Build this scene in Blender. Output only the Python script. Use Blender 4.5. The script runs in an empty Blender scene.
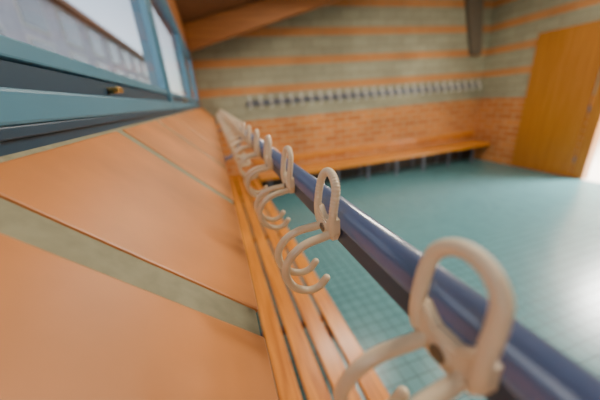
import bpy, bmesh, math
from mathutils import Vector, Matrix

S = bpy.context.scene
COL = S.collection
CZ = 1.80            # camera height
RX, RZ = 0.1115, CZ-0.1160   # coat rail centre line
PITCH = 0.16
FAR = 5.4            # far wall
RIGHT = 6.3         # right wall
NEAR = -1.6

# ---------------------------------------------------------------- materials
def new_mat(name):
    m = bpy.data.materials.new(name); m.use_nodes = True
    nt = m.node_tree
    return m, nt, nt.nodes, nt.links, nt.nodes["Principled BSDF"]

def simple(name, col, rough=0.5, metal=0.0, noise=0.08, nscale=20, bump=0.0, coat=0.0):
    m, nt, N, L, B = new_mat(name)
    tc = N.new("ShaderNodeTexCoord")
    nz = N.new("ShaderNodeTexNoise"); nz.inputs["Scale"].default_value = nscale
    nz.inputs["Detail"].default_value = 5
    L.new(tc.outputs["Object"], nz.inputs["Vector"])
    r = N.new("ShaderNodeValToRGB")
    r.color_ramp.elements[0].position = 0.3; r.color_ramp.elements[1].position = 0.7
    r.color_ramp.elements[0].color = (*[c*(1-noise) for c in col], 1)
    r.color_ramp.elements[1].color = (*[min(1, c*(1+noise)) for c in col], 1)
    L.new(nz.outputs["Fac"], r.inputs["Fac"]); L.new(r.outputs["Color"], B.inputs["Base Color"])
    B.inputs["Roughness"].default_value = rough; B.inputs["Metallic"].default_value = metal
    B.inputs["Coat Weight"].default_value = coat
    if bump:
        b = N.new("ShaderNodeBump"); b.inputs["Strength"].default_value = bump
        b.inputs["Distance"].default_value = 0.002
        L.new(nz.outputs["Fac"], b.inputs["Height"]); L.new(b.outputs["Normal"], B.inputs["Normal"])
    return m

def wood(name, c1, c2, axis='Y', rough=0.35, scale=1.0, coat=.3):
    m, nt, N, L, B = new_mat(name)
    tc = N.new("ShaderNodeTexCoord"); mp = N.new("ShaderNodeMapping")
    sc = {'X': (1.2, 26, 26), 'Y': (26, 1.2, 26), 'Z': (26, 26, 1.2)}[axis]
    mp.inputs["Scale"].default_value = [s*scale for s in sc]
    L.new(tc.outputs["Object"], mp.inputs["Vector"])
    nz = N.new("ShaderNodeTexNoise"); nz.inputs["Scale"].default_value = 1.5
    nz.inputs["Detail"].default_value = 8; nz.inputs["Distortion"].default_value = 1.2
    L.new(mp.outputs["Vector"], nz.inputs["Vector"])
    r = N.new("ShaderNodeValToRGB")
    r.color_ramp.elements[0].position = 0.32; r.color_ramp.elements[1].position = 0.68
    r.color_ramp.elements[0].color = (*c2, 1); r.color_ramp.elements[1].color = (*c1, 1)
    L.new(nz.outputs["Fac"], r.inputs["Fac"]); L.new(r.outputs["Color"], B.inputs["Base Color"])
    B.inputs["Roughness"].default_value = rough; B.inputs["Coat Weight"].default_value = coat
    B.inputs["Coat Roughness"].default_value = 0.2
    return m

def wall_mat(name, axis, brick_top):
    m, nt, N, L, B = new_mat(name)
    tc = N.new("ShaderNodeTexCoord"); sp = N.new("ShaderNodeSeparateXYZ"); cb = N.new("ShaderNodeCombineXYZ")
    L.new(tc.outputs["Object"], sp.inputs[0])
    L.new(sp.outputs[axis], cb.inputs["X"]); L.new(sp.outputs["Z"], cb.inputs["Y"])
    def brick(c1, c2, mo, w, h, ms):
        b = N.new("ShaderNodeTexBrick"); b.inputs["Scale"].default_value = 1
        b.inputs["Brick Width"].default_value = w; b.inputs["Row Height"].default_value = h
        b.inputs["Mortar Size"].default_value = ms; b.inputs["Mortar Smooth"].default_value = 0.2
        b.inputs["Color1"].default_value = (*c1, 1); b.inputs["Color2"].default_value = (*c2, 1)
        b.inputs["Mortar"].default_value = (*mo, 1)
        L.new(cb.outputs[0], b.inputs["Vector"]); return b
    blk = brick((.37, .36, .25), (.31, .30, .21), (.25, .235, .16), .4, .157, .008)
    brk = brick((.66, .24, .05), (.50, .15, .028), (.58, .37, .19), .36, .125, .014)
    def math_(op, a, b):
        n = N.new("ShaderNodeMath"); n.operation = op
        for i, v in enumerate((a, b)):
            if isinstance(v, (int, float)): n.inputs[i].default_value = v
            else: L.new(v, n.inputs[i])
        return n.outputs[0]
    z = sp.outputs["Z"]
    mask = math_('LESS_THAN', z, brick_top)
    smask = None
    for zc in (2.0, 2.47, 2.94, 3.41, 3.88):
        d = math_('ABSOLUTE', math_('SUBTRACT', z, zc), 0)
        s = math_('LESS_THAN', d, 0.068)
        smask = s if smask is None else math_('MAXIMUM', smask, s)
    mx = N.new("ShaderNodeMixRGB"); L.new(mask, mx.inputs[0])
    L.new(blk.outputs["Color"], mx.inputs[1]); L.new(brk.outputs["Color"], mx.inputs[2])
    stp = brick((.57, .245, .08), (.52, .205, .06), (.46, .27, .13), .4, .157, .006)
    mx2 = N.new("ShaderNodeMixRGB"); L.new(smask, mx2.inputs[0])
    L.new(mx.outputs[0], mx2.inputs[1]); L.new(stp.outputs["Color"], mx2.inputs[2]); mx = mx2
    nz = N.new("ShaderNodeTexNoise"); nz.inputs["Scale"].default_value = 1.1; nz.inputs["Detail"].default_value = 3
    L.new(tc.outputs["Object"], nz.inputs["Vector"])
    rp = N.new("ShaderNodeValToRGB"); rp.color_ramp.elements[0].color = (.80, .80, .80, 1); rp.color_ramp.elements[1].color = (1.1, 1.1, 1.1, 1)
    rp.color_ramp.elements[0].position = .3; rp.color_ramp.elements[1].position = .7
    L.new(nz.outputs["Fac"], rp.inputs["Fac"])
    mm = N.new("ShaderNodeMixRGB"); mm.blend_type = 'MULTIPLY'; mm.inputs[0].default_value = 1
    L.new(mx.outputs[0], mm.inputs[1]); L.new(rp.outputs["Color"], mm.inputs[2])
    L.new(mm.outputs[0], B.inputs["Base Color"]); B.inputs["Roughness"].default_value = 0.75
    bp = N.new("ShaderNodeBump"); bp.inputs["Strength"].default_value = 0.4; bp.inputs["Distance"].default_value = 0.01
    bp.invert = True
    L.new(brk.outputs["Fac"], bp.inputs["Height"]); L.new(bp.outputs["Normal"], B.inputs["Normal"])
    return m

def floor_mat():
    m, nt, N, L, B = new_mat("teal_floor_tile")
    tc = N.new("ShaderNodeTexCoord")
    b = N.new("ShaderNodeTexBrick"); b.offset = 0; b.inputs["Scale"].default_value = 1
    b.inputs["Brick Width"].default_value = .1; b.inputs["Row Height"].default_value = .1
    b.inputs["Mortar Size"].default_value = .006; b.inputs["Mortar Smooth"].default_value = .3
    b.inputs["Color1"].default_value = (.078, .205, .23, 1); b.inputs["Color2"].default_value = (.09, .232, .255, 1)
    b.inputs["Mortar"].default_value = (.038, .108, .125, 1)
    L.new(tc.outputs["Object"], b.inputs["Vector"]); L.new(b.outputs["Color"], B.inputs["Base Color"])
    B.inputs["Roughness"].default_value = .26
    bp = N.new("ShaderNodeBump"); bp.invert = True; bp.inputs["Strength"].default_value = .3; bp.inputs["Distance"].default_value = .003
    L.new(b.outputs["Fac"], bp.inputs["Height"]); L.new(bp.outputs["Normal"], B.inputs["Normal"])
    return m

def glass_mat():
    m, nt, N, L, B = new_mat("window_glass")
    N.remove(B); out = N["Material Output"]
    t = N.new("ShaderNodeBsdfTransparent"); g = N.new("ShaderNodeBsdfGlossy"); g.inputs["Roughness"].default_value = .02
    t.inputs["Color"].default_value = (.93, .96, .97, 1)
    f = N.new("ShaderNodeFresnel"); f.inputs["IOR"].default_value = 1.45
    mx = N.new("ShaderNodeMixShader"); L.new(f.outputs[0], mx.inputs[0]); L.new(t.outputs[0], mx.inputs[1]); L.new(g.outputs[0], mx.inputs[2])
    L.new(mx.outputs[0], out.inputs["Surface"]); return m

M_tile = simple("terracotta_tile", (.53, .195, .048), .42, 0, .22, 6, .15)
M_grout = simple("grout", (.25, .235, .15), .9, 0, .12, 60, .4)
M_hook = simple("cream_hook_enamel", (.76, .60, .39), .32, 0, .03, 40, 0, .2)
M_hookw = simple("white_hook_enamel", (.92, .89, .82), .3, 0, .03, 40, 0, .2)
M_rail = simple("blue_painted_steel", (.10, .135, .245), .24, .0, .05, 15, 0, .7)
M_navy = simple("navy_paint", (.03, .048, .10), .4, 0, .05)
M_frame = simple("window_blue_paint", (.065, .20, .305), .38, 0, .05, 8)
M_frame2 = simple("window_dark_blue_paint", (.012, .045, .085), .4, 0, .05, 8)
M_brass = simple("brass", (.75, .48, .16), .3, 1)
M_screw = simple("dark_screw_steel", (.22, .17, .12), .35, .8)
M_steel = simple("blue_grey_steel", (.16, .185, .25), .35, .3)
M_bench = wood("bench_wood", (.76, .28, .028), (.42, .12, .010), 'Y')
M_benchx = wood("bench_wood_x", (.76, .31, .04), (.52, .17, .018), 'X')
M_door = wood("door_wood", (.46, .18, .026), (.36, .125, .016), 'Z', .4, .5)
M_beam = wood("glulam_beam", (.36, .13, .023), (.23, .072, .012), 'X', .6, .5, 0)
M_ceil = wood("ceiling_boards", (.20, .08, .026), (.13, .05, .015), 'X', .6, .5, 0)
M_dark = simple("beam_shadow_brown", (.16, .13, .095), .6)  # shade tone for the beam shadow modelled on the far wall
M_wallF = wall_mat("striped_masonry_far", "X", 1.46)
M_wallR = wall_mat("striped_masonry_right", "Y", 1.46)
M_floor = floor_mat()
M_glass = glass_mat()
M_pale = simple("pale_floor", (.78, .76, .72), .4, 0, .04)
M_white = simple("white_plaster", (.75, .72, .66), .8, 0, .04)

# ---------------------------------------------------------------- mesh helpers
def finish(bm, name, mats, smooth=False, parent=None, loc=None, recalc=True):
    if recalc: bmesh.ops.recalc_face_normals(bm, faces=bm.faces)
    me = bpy.data.meshes.new(name); bm.to_mesh(me); bm.free()
    for m in (mats if isinstance(mats, (list, tuple)) else [mats]): me.materials.append(m)
    ob = bpy.data.objects.new(name, me); COL.objects.link(ob)
    if loc: ob.location = loc
    if parent: ob.parent = parent
    return ob

def empty(name):
    o = bpy.data.objects.new(name, None); COL.objects.link(o); return o

def box(bm, a, b, bev=0.0, mi=0, mat=None):
    t = bmesh.new()
    bmesh.ops.create_cube(t, size=1)
    for v in t.verts:
        v.co = Vector([(a[i]+b[i])/2 + v.co[i]*(b[i]-a[i]) for i in range(3)])
    if bev:
        bmesh.ops.bevel(t, geom=list(t.edges), offset=bev, segments=2, affect='EDGES', profile=.5)
    if mat: bmesh.ops.transform(t, matrix=mat, verts=t.verts)
    for f in t.faces: f.material_index = mi
    me = bpy.data.meshes.new("t"); t.to_mesh(me); t.free(); bm.from_mesh(me); bpy.data.meshes.remove(me)

def catmull(pts, n):
    P = [Vector(p) for p in pts]; P = [P[0]*2-P[1]] + P + [P[-1]*2-P[-2]]
    out = []
    for i in range(1, len(P)-2):
        for k in range(n):
            t = k/n; a, b, c, d = P[i-1:i+3]
            out.append(.5*((2*b)+(c-a)*t+(2*a-5*b+4*c-d)*t*t+(3*b-3*c+d-a)*t**3))
    out.append(P[-2]); return out

def sweep(bm, pts, rad, seg=12, mi=0):
    n = len(pts)
    tan = [(pts[min(i+1, n-1)]-pts[max(i-1, 0)]).normalized() for i in range(n)]
    up = Vector((0, 0, 1)) if abs(tan[0].z) < .9 else Vector((1, 0, 0))
    nrm = tan[0].cross(up).normalized(); rings = []
    for i in range(n):
        nrm = (nrm - tan[i]*nrm.dot(tan[i])).normalized(); bn = tan[i].cross(nrm)
        rings.append((pts[i], nrm.copy(), bn, rad(i/(n-1)), tan[i]))
    def ring(c, a, b, r): return [bm.verts.new(c + (a*math.cos(2*math.pi*k/seg)+b*math.sin(2*math.pi*k/seg))*r) for k in range(seg)]
    seq = []
    c, a, b, r, t = rings[0]
    for q in (80, 50, 25): seq.append(ring(c - t*r*math.sin(math.radians(q)), a, b, r*math.cos(math.radians(q))))
    for c, a, b, r, t in rings: seq.append(ring(c, a, b, r))
    for q in (25, 50, 80): seq.append(ring(c + t*r*math.sin(math.radians(q)), a, b, r*math.cos(math.radians(q))))
    for A, Bq in zip(seq, seq[1:]):
        for k in range(seg):
            f = bm.faces.new((A[k], A[(k+1) % seg], Bq[(k+1) % seg], Bq[k])); f.material_index = mi; f.smooth = True
    for R in (seq[0], seq[-1]):
        f = bm.faces.new(R); f.material_index = mi

def cyl(bm, p0, p1, r, seg=24, mi=0):
    p0, p1 = Vector(p0), Vector(p1); d = p1-p0
    M = Matrix.Translation((p0+p1)/2) @ d.to_track_quat('Z', 'Y').to_matrix().to_4x4()
    t = bmesh.new(); bmesh.ops.create_cone(t, cap_ends=True, segments=seg, radius1=r, radius2=r, depth=d.length, matrix=M)
    for f in t.faces:
        f.material_index = mi; f.smooth = len(f.verts) == 4
    me = bpy.data.meshes.new("t"); t.to_mesh(me); t.free(); bm.from_mesh(me); bpy.data.meshes.remove(me)

# ---------------------------------------------------------------- coat hook
def hook_bm(bm, off=Vector((0, 0, 0)), M=None, fine=True, k=1.0):
    t = bmesh.new()
    R = .0042*k
    w = .0205
    half = [(-.0185, -w+.001, -.012), (-.0192, -w, -.004), (-.0192, -w, .004), (-.0180, -w, .013), (-.0165, -w, .022)]
    loop = list(half)
    for q in range(1, 8):
        a = math.pi*q/8
        loop.append((-.0155+.003*math.sin(a), -w*math.cos(a), .025+.0205*math.sin(a)))
    loop += [(x, -y, z) for x, y, z in reversed(half)]
    n = 14 if fine else 4
    pts = catmull(loop, n)
    def rl(s):
        base = R
        if fine and .14 < s < .86: base += .00028*math.sin(s*2*math.pi*46)
        return base
    sweep(t, pts, rl, 12 if fine else 8)
    for sgn in (-1, 1):
        y1 = sgn*.0165
        pr = [(-.0165, sgn*.0125, -.016), (-.028, sgn*.0135, -.0175), (-.046, sgn*.015, -.0200), (-.061, sgn*.016, -.028), (-.0695, y1, -.041),
              (-.0685, y1, -.056), (-.060, y1, -.0685), (-.047, y1, -.0750), (-.035, y1, -.073), (-.027, y1, -.065)]
        p2 = catmull(pr, 10 if fine else 3)
        sweep(t, p2, lambda s: R*(1.05-.1*s), 12 if fine else 8)
    out = [(-.0245, .004), (-.0165, .005), (-.007, -.003), (.007, -.003), (.0165, .005), (.0245, .004), (.0245, -.011), (.018, -.021), (.006, -.0235), (-.006, -.0235), (-.018, -.021), (-.0245, -.011)]
    vs = [t.verts.new((-.0132, y, z)) for y, z in out]; f = t.faces.new(vs)
    ex = bmesh.ops.extrude_face_region(t, geom=[f]); nv = [v for v in ex['geom'] if isinstance(v, bmesh.types.BMVert)]
    for v in nv: v.co.x = -.0208
    top = [e for e in ex['geom'] if isinstance(e, bmesh.types.BMEdge)]
    bmesh.ops.bevel(t, geom=top, offset=.0018, segments=2, affect='EDGES')
    cyl(t, (-.013, 0, -.013), (-.0222, 0, -.013), .0066, 20, 0)
    cyl(t, (-.0222, 0, -.013), (-.0236, 0, -.013), .0048, 20, 1)
    box(t, (-.0241, -.0040, -.0137), (-.0234, .0040, -.0123), 0, 1)
    if M is not None: bmesh.ops.transform(t, matrix=M, verts=t.verts)
    bmesh.ops.translate(t, vec=off, verts=t.verts)
    me = bpy.data.meshes.new("t"); t.to_mesh(me); t.free(); bm.from_mesh(me); bpy.data.meshes.remove(me)

rack = empty("coat_hook_rail")
bm = bmesh.new(); hook_bm(bm); bmesh.ops.recalc_face_normals(bm, faces=bm.faces)
hme = bpy.data.meshes.new("hook"); bm.to_mesh(hme); bm.free()
hme.materials.append(M_hook); hme.materials.append(M_screw)
i = 1; y = .078 - PITCH*3
while y < FAR-.1:
    o = bpy.data.objects.new("hook_%d" % i, hme); COL.objects.link(o); o.location = (RX, y, RZ); o.parent = rack
    y += PITCH; i += 1

bm = bmesh.new()
cyl(bm, (RX, NEAR+.02, RZ), (RX, FAR-.002, RZ), .0135, 48, 0)
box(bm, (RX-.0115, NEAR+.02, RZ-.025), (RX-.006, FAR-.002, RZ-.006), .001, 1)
for y in (-.722, 1.358, 2.958, 4.558):
    sweep(bm, catmull([(RX, y, RZ-.01), (RX-.01, y, RZ-.05), (RX-.045, y, RZ-.115), (RX-.10, y, RZ-.14)], 6), lambda s: .007, 10, 0)
    cyl(bm, (.0095, y, RZ-.14), (.016, y, RZ-.14), .02, 20, 0)
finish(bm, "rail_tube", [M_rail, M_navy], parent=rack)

# ---------------------------------------------------------------- sloped window sill
A = Vector((-.187, 0, CZ-.024)); Bq = Vector((.011, 0, CZ-.220))
d = (Bq-A); slen = d.length; d.normalize(); nrm = Vector((-d.z, 0, d.x)); nrm = nrm if nrm.z > 0 else -nrm
MS = Matrix(((d.x, 0, nrm.x, A.x), (0, 1, 0, 0), (d.z, 0, nrm.z, A.z), (0, 0, 0, 1)))
root = empty("window_sill")
bm = bmesh.new()
box(bm, (-.01, NEAR, -.03), (slen-.004, FAR, -.0025), 0, 0, MS)
finish(bm, "grout_bed", M_grout, parent=root)
bm = bmesh.new(); ty = .226; P = .388; g = .038
k = math.ceil((NEAR-ty)/P)-1
while ty+k*P < FAR:
    a = max(NEAR, ty+k*P+g/2); b = min(FAR, ty+(k+1)*P-g/2)
    if b-a > .03: box(bm, (.010, a, -.012), (slen, b, .0), .003, 0, MS)
    k += 1
finish(bm, "tiles", M_tile, parent=root)

bm = bmesh.new()
v = [(-.30, CZ-.03), (-.189, CZ-.03), (-.189, CZ-.05), (.007, CZ-.245), (.007, 0), (-.30, 0)]
r1 = [bm.verts.new((x, NEAR, z)) for x, z in v]; r2 = [bm.verts.new((x, FAR, z)) for x, z in v]
bm.faces.new(r1); bm.faces.new(r2)
for q in range(6): bm.faces.new((r1[q], r1[(q+1) % 6], r2[(q+1) % 6], r2[q]))
finish(bm, "wall_left", simple("parapet_plaster", (.42, .36, .24), .8))

# ---------------------------------------------------------------- windows
WTOP = 2.52
def window(name, y0, y1, latch):
    root = empty(name)
    bm = bmesh.new(); X = -.182; c = CZ
    box(bm, (X-.07, y0, c-.030), (X-.004, y1, c-.016), .001, 1)      # shadow joint
    box(bm, (X-.07, y0, c-.016), (X+.002, y1, c-.004), .002, 1)
    box(bm, (X-.07, y0, c-.004), (X+.004, y1, c+.030), .004, 0)      # bottom rail
    box(bm, (X-.07, y0, c+.030), (X-.010, y1, c+.058), .001, 1)      # dark rebate
    box(bm, (X-.07, y0, WTOP-.06), (X, y1, WTOP+.0), .003, 0)
    box(bm, (X-.07, y0, c+.030), (X+.002, y0+.030, WTOP-.06), .003, 0)
    box(bm, (X-.07, y1-.030, c+.030), (X+.002, y1, WTOP-.06), .003, 0)
    finish(bm, "frame", [M_frame, M_frame2], parent=root)
    bm = bmesh.new(); a, b = y0+.032, y1-.032
    box(bm, (X-.030, a, c+.060), (X-.005, b, c+.082), .003)
    box(bm, (X-.030, a, WTOP-.095), (X-.005, b, WTOP-.062), .003)
    box(bm, (X-.030, a, c+.082), (X-.005, a+.028, WTOP-.095), .003)
    box(bm, (X-.030, b-.028, c+.082), (X-.005, b, WTOP-.095), .003)
    finish(bm, "sash", M_frame, parent=root)
    bm = bmesh.new()   # faces the room (+X)
    bm.faces.new([bm.verts.new((X-.018, yy, zz)) for yy, zz in ((a+.02, c+.072), (b-.02, c+.072), (b-.02, WTOP-.09), (a+.02, WTOP-.09))])
    finish(bm, "pane", M_glass, parent=root, recalc=False)
    if latch is not None:
        bm = bmesh.new()
        cyl(bm, (X-.010, latch, c+.042), (X+.012, latch, c+.042), .006, 20)
        box(bm, (X+.008, latch-.022, c+.037), (X+.015, latch+.008, c+.047), .002)
        finish(bm, "latch", M_brass, parent=root)
window("window_1", -1.55, .00, None)
window("window_2", .01, 1.50, .66)
window("window_3", 1.51, 3.05, 2.2)
window("window_4", 3.06, 4.6, None)
bm = bmesh.new()
box(bm, (-.30, NEAR, WTOP), (-.185, FAR, 2.84)); box(bm, (-.30, 4.602, CZ-.03), (-.187, FAR, WTOP))
box(bm, (-.30, NEAR, CZ-.03), (-.187, -1.552, WTOP))
finish(bm, "wall_left_upper", M_beam)

# ---------------------------------------------------------------- shell
bm = bmesh.new(); box(bm, (-.3, NEAR-.1, -.1), (RIGHT, FAR+.1, 0)); finish(bm, "floor", M_floor)
bm = bmesh.new(); box(bm, (-.3, FAR, 0), (RIGHT+.1, FAR+.1, 4.6)); finish(bm, "wall_far", M_wallF)
bm = bmesh.new(); box(bm, (-.3, NEAR-.1, 0), (RIGHT+.1, NEAR, 4.6)); finish(bm, "wall_near", M_wallF)
OY0, OY1, OZ = 1.7, 3.05, 2.4
bm = bmesh.new()
box(bm, (RIGHT, NEAR, 0), (RIGHT+.15, OY0, 4.6)); box(bm, (RIGHT, OY1, 0), (RIGHT+.15, FAR, 4.6)); box(bm, (RIGHT, OY0, OZ), (RIGHT+.15, OY1, 4.6))
finish(bm, "wall_right", M_wallR)
bm = bmesh.new(); box(bm, (.02, FAR-.012, 0), (RIGHT-.002, FAR, .36)); finish(bm, "bench_shade_panel", simple("bench_shade_dark", (.05, .045, .045), .5))  # dark panel added to deepen the shade under the wall bench
bm = bmesh.new(); Z0 = 2.82
r = [bm.verts.new(c) for c in [(-.3, NEAR-.1, Z0), (RIGHT+.2, NEAR-.1, Z0+.25*(RIGHT+.5)), (RIGHT+.2, FAR+.1, Z0+.25*(RIGHT+.5)), (-.3, FAR+.1, Z0)]]
f = bm.faces.new(r); ex = bmesh.ops.extrude_face_region(bm, geom=[f])
for v in ex['geom']:
    if isinstance(v, bmesh.types.BMVert): v.co.z += .12
finish(bm, "ceiling", M_ceil)
for y in (4.4, 1.6, -1.1):
    bm = bmesh.new(); x0, x1 = -.18, RIGHT; vv = []
    for yy in (y, y+.16):
        vv.append([bm.verts.new((x0, yy, 2.52)), bm.verts.new((x1, yy, 2.52+.275*(x1-x0))), bm.verts.new((x1, yy, 2.84+.25*(x1-x0))), bm.verts.new((x0, yy, 2.84))])
    bm.faces.new(vv[0]); bm.faces.new(vv[1])
    for q in range(4): bm.faces.new((vv[0][q], vv[0][(q+1) % 4], vv[1][(q+1) % 4], vv[1][q]))
    bmesh.ops.bevel(bm, geom=list(bm.edges), offset=.008, segments=1, affect='EDGES')
    finish(bm, "roof_beam", M_beam)
root = empty("door_1")
DY0, DY1 = 3.22, 4.30
bm = bmesh.new(); box(bm, (RIGHT-.055, DY0, .01), (RIGHT-.012, DY1, 2.62), .004); finish(bm, "leaf", M_door, parent=root)
bm = bmesh.new()
for z in (.3, 1.2, 2.1): cyl(bm, (RIGHT-.034, DY0-.014, z), (RIGHT-.034, DY0-.014, z+.1), .012)
finish(bm, "hinges", M_steel, parent=root)
bm = bmesh.new()
box(bm, (RIGHT-.01, OY0-.06, 0), (RIGHT+.16, OY0+.02, OZ+.06), .004); box(bm, (RIGHT-.01, OY1-.02, 0), (RIGHT+.16, OY1+.15, OZ+.06), .004)
box(bm, (RIGHT-.01, OY0-.06, OZ-.02), (RIGHT+.16, OY1+.15, OZ+.06), .004)
finish(bm, "frame", M_door, parent=root)
bm = bmesh.new(); box(bm, (RIGHT, .5, -.1), (RIGHT+4, 5.0, -.0)); finish(bm, "floor_corridor", M_pale)
bm = bmesh.new()
box(bm, (RIGHT+4, .4, 0), (RIGHT+4.1, 5.1, 2.9)); box(bm, (RIGHT+.15, 5.0, 0), (RIGHT+4, 5.1, 2.9)); box(bm, (RIGHT+.15, .4, 0), (RIGHT+4, .5, 2.9))
finish(bm, "wall_corridor", M_white)
bm = bmesh.new(); box(bm, (RIGHT+.15, .4, 2.9), (RIGHT+4.1, 5.1, 3.0)); finish(bm, "ceiling_corridor", M_white)

bm = bmesh.new()  # roof beam's shadow near the corner, built as a slanted dark slab
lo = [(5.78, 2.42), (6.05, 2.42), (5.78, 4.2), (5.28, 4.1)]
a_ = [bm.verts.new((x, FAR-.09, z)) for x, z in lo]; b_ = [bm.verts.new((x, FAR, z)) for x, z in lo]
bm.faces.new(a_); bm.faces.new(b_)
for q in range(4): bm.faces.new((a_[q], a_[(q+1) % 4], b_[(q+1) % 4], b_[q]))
finish(bm, "beam_shadow_slab", M_dark)

# ---------------------------------------------------------------- benches
root = empty("slatted_bench")
bm = bmesh.new(); n = 4; x0, x1 = .06, .565; gp = .026; w = (x1-x0-gp*(n-1))/n
for q in range(n): box(bm, (x0+q*(w+gp), NEAR+.05, .425), (x0+q*(w+gp)+w, FAR-.02, .46), .007)
finish(bm, "slats", M_bench, parent=root)
bm = bmesh.new(); y = -1.3
while y < 5:
    box(bm, (.02, y, .385), (.53, y+.04, .425), .003); box(bm, (.48, y, 0), (.52, y+.04, .385), .003); box(bm, (.02, y, 0), (.06, y+.04, .385), .003)
    y += 1.3
finish(bm, "supports", M_navy, parent=root)

root = empty("wall_bench")
bx0, bx1 = .62, 6.27
bm = bmesh.new()
for q in range(4): box(bm, (bx0, 4.93+q*.112, .42), (bx1, 4.93+q*.112+.092, .455), .005)
box(bm, (bx0, 4.905, .375), (bx1, 4.93, .455), .004)
box(bm, (bx0, FAR-.03, .60), (bx1, FAR-.001, .70), .005)
finish(bm, "boards", M_benchx, parent=root)
bm = bmesh.new(); x = bx0+.2
while x < bx1:
    box(bm, (x, 4.94, .375), (x+.05, FAR-.014, .415), .003); box(bm, (x, 4.98, 0), (x+.04, 5.02, .375), .003)
    box(bm, (x, FAR-.054, 0), (x+.05, FAR-.014, .375), .003); x += .72
finish(bm, "supports", M_steel, parent=root)

# far coat hook row
bm = bmesh.new(); fz = 1.80
box(bm, (.62, FAR-.03, fz-.075), (6.15, FAR-.005, fz-.02), .004, 2)
cyl(bm, (.62, FAR-.08, fz), (6.15, FAR-.08, fz), .020, 20, 2)
for q in range(7):
    xx = .76+q*.88; cyl(bm, (xx, FAR-.08, fz), (xx, FAR-.01, fz-.04), .008, 12, 2)
Rz = Matrix.Rotation(math.radians(90), 4, 'Z') @ Matrix.Diagonal((1.35, .85, 1.75, 1))
x = .68
while x < 6.1:
    hook_bm(bm, Vector((x, FAR-.075, fz+.012)), Rz, False, 1.15); x += .20
finish(bm, "wall_coat_rack", [M_hookw, M_screw, M_steel])

# ---------------------------------------------------------------- outside
bm = bmesh.new(); box(bm, (-30, -20, -.3), (-.31, 45, -.1)); finish(bm, "ground", simple("paving", (.5, .48, .46), .9, 0, .2, 3))
bm = bmesh.new(); box(bm, (-9, 3, -.1), (-6, 40, 6.6)); box(bm, (-9.4, 2.6, 6.6), (-5.6, 40.4, 6.85), 0, 2)
for q in range(11):
    for zz in (1.0, 3.2, 5.0):
        box(bm, (-6.05, 4+q*3.2, zz), (-5.96, 5.9+q*3.2, zz+1.5), 0, 1)
        box(bm, (-6.0, 4.1+q*3.2, zz+.1), (-5.94, 5.8+q*3.2, zz+1.4), 0, 3)
finish(bm, "neighbour_building", [simple("pale_facade", (.55, .52, .56), .8, 0, .15, 2), M_white, M_beam, simple("dark_glazing", (.2, .19, .2), .15)])

# ---------------------------------------------------------------- lights
def lamp(name, loc, sx, sy, power, col):
    bm = bmesh.new()
    box(bm, (loc[0]-sx/2-.03, loc[1]-sy/2-.03, loc[2]+.02), (loc[0]+sx/2+.03, loc[1]+sy/2+.03, loc[2]+.09), .01, 0)
    finish(bm, name, M_white)
    l = bpy.data.lights.new(name+"_light", 'AREA'); l.shape = 'RECTANGLE'; l.size = sx; l.size_y = sy
    l.energy = power; l.color = col
    o = bpy.data.objects.new(name+"_light", l); COL.objects.link(o); o.location = loc
for (x, y) in ((1.6, .6), (1.6, 3.1), (4.3, .6), (4.3, 3.1)):
    lamp("ceiling_lamp", (x, y, Z0+.25*(x+.3)-.17), 1.2, .2, 66, (1, .89, .73))
lamp("corridor_lamp", (RIGHT+1.3, 2.4, 2.75), 1.2, .8, 900, (1, .97, .92))

W = bpy.data.worlds.new("World"); S.world = W; W.use_nodes = True
bg = W.node_tree.nodes["Background"]; sky = W.node_tree.nodes.new("ShaderNodeTexSky")
sky.sky_type = 'NISHITA'; sky.sun_disc = False; sky.sun_elevation = math.radians(35); sky.sun_rotation = math.radians(200)
hs = W.node_tree.nodes.new("ShaderNodeHueSaturation"); hs.inputs["Saturation"].default_value = .5
W.node_tree.links.new(sky.outputs[0], hs.inputs["Color"]); W.node_tree.links.new(hs.outputs[0], bg.inputs[0]); bg.inputs[1].default_value = .38

# ---------------------------------------------------------------- camera
Yc = Vector((-88, -95, 267)).normalized()
V = Vector((56, 698, 267)); V = (V - Yc*V.dot(Yc)).normalized()
Xc = V.cross(Yc)
right = Vector((Xc.x, Yc.x, -V.x)); down = Vector((Xc.y, Yc.y, -V.y)); fwd = Vector((Xc.z, Yc.z, -V.z))
Mx = Matrix.Identity(4)
for r_ in range(3):
    Mx[r_][0] = right[r_]; Mx[r_][1] = -down[r_]; Mx[r_][2] = -fwd[r_]
Mx[0][3], Mx[1][3], Mx[2][3] = 0, 0, CZ
cam = bpy.data.cameras.new("camera"); cam.lens = 16; cam.sensor_width = 36; cam.clip_start = .01
co = bpy.data.objects.new("camera", cam); COL.objects.link(co); co.matrix_world = Mx
cam.dof.use_dof = True; cam.dof.focus_distance = .29; cam.dof.aperture_fstop = 2.5
S.camera = co
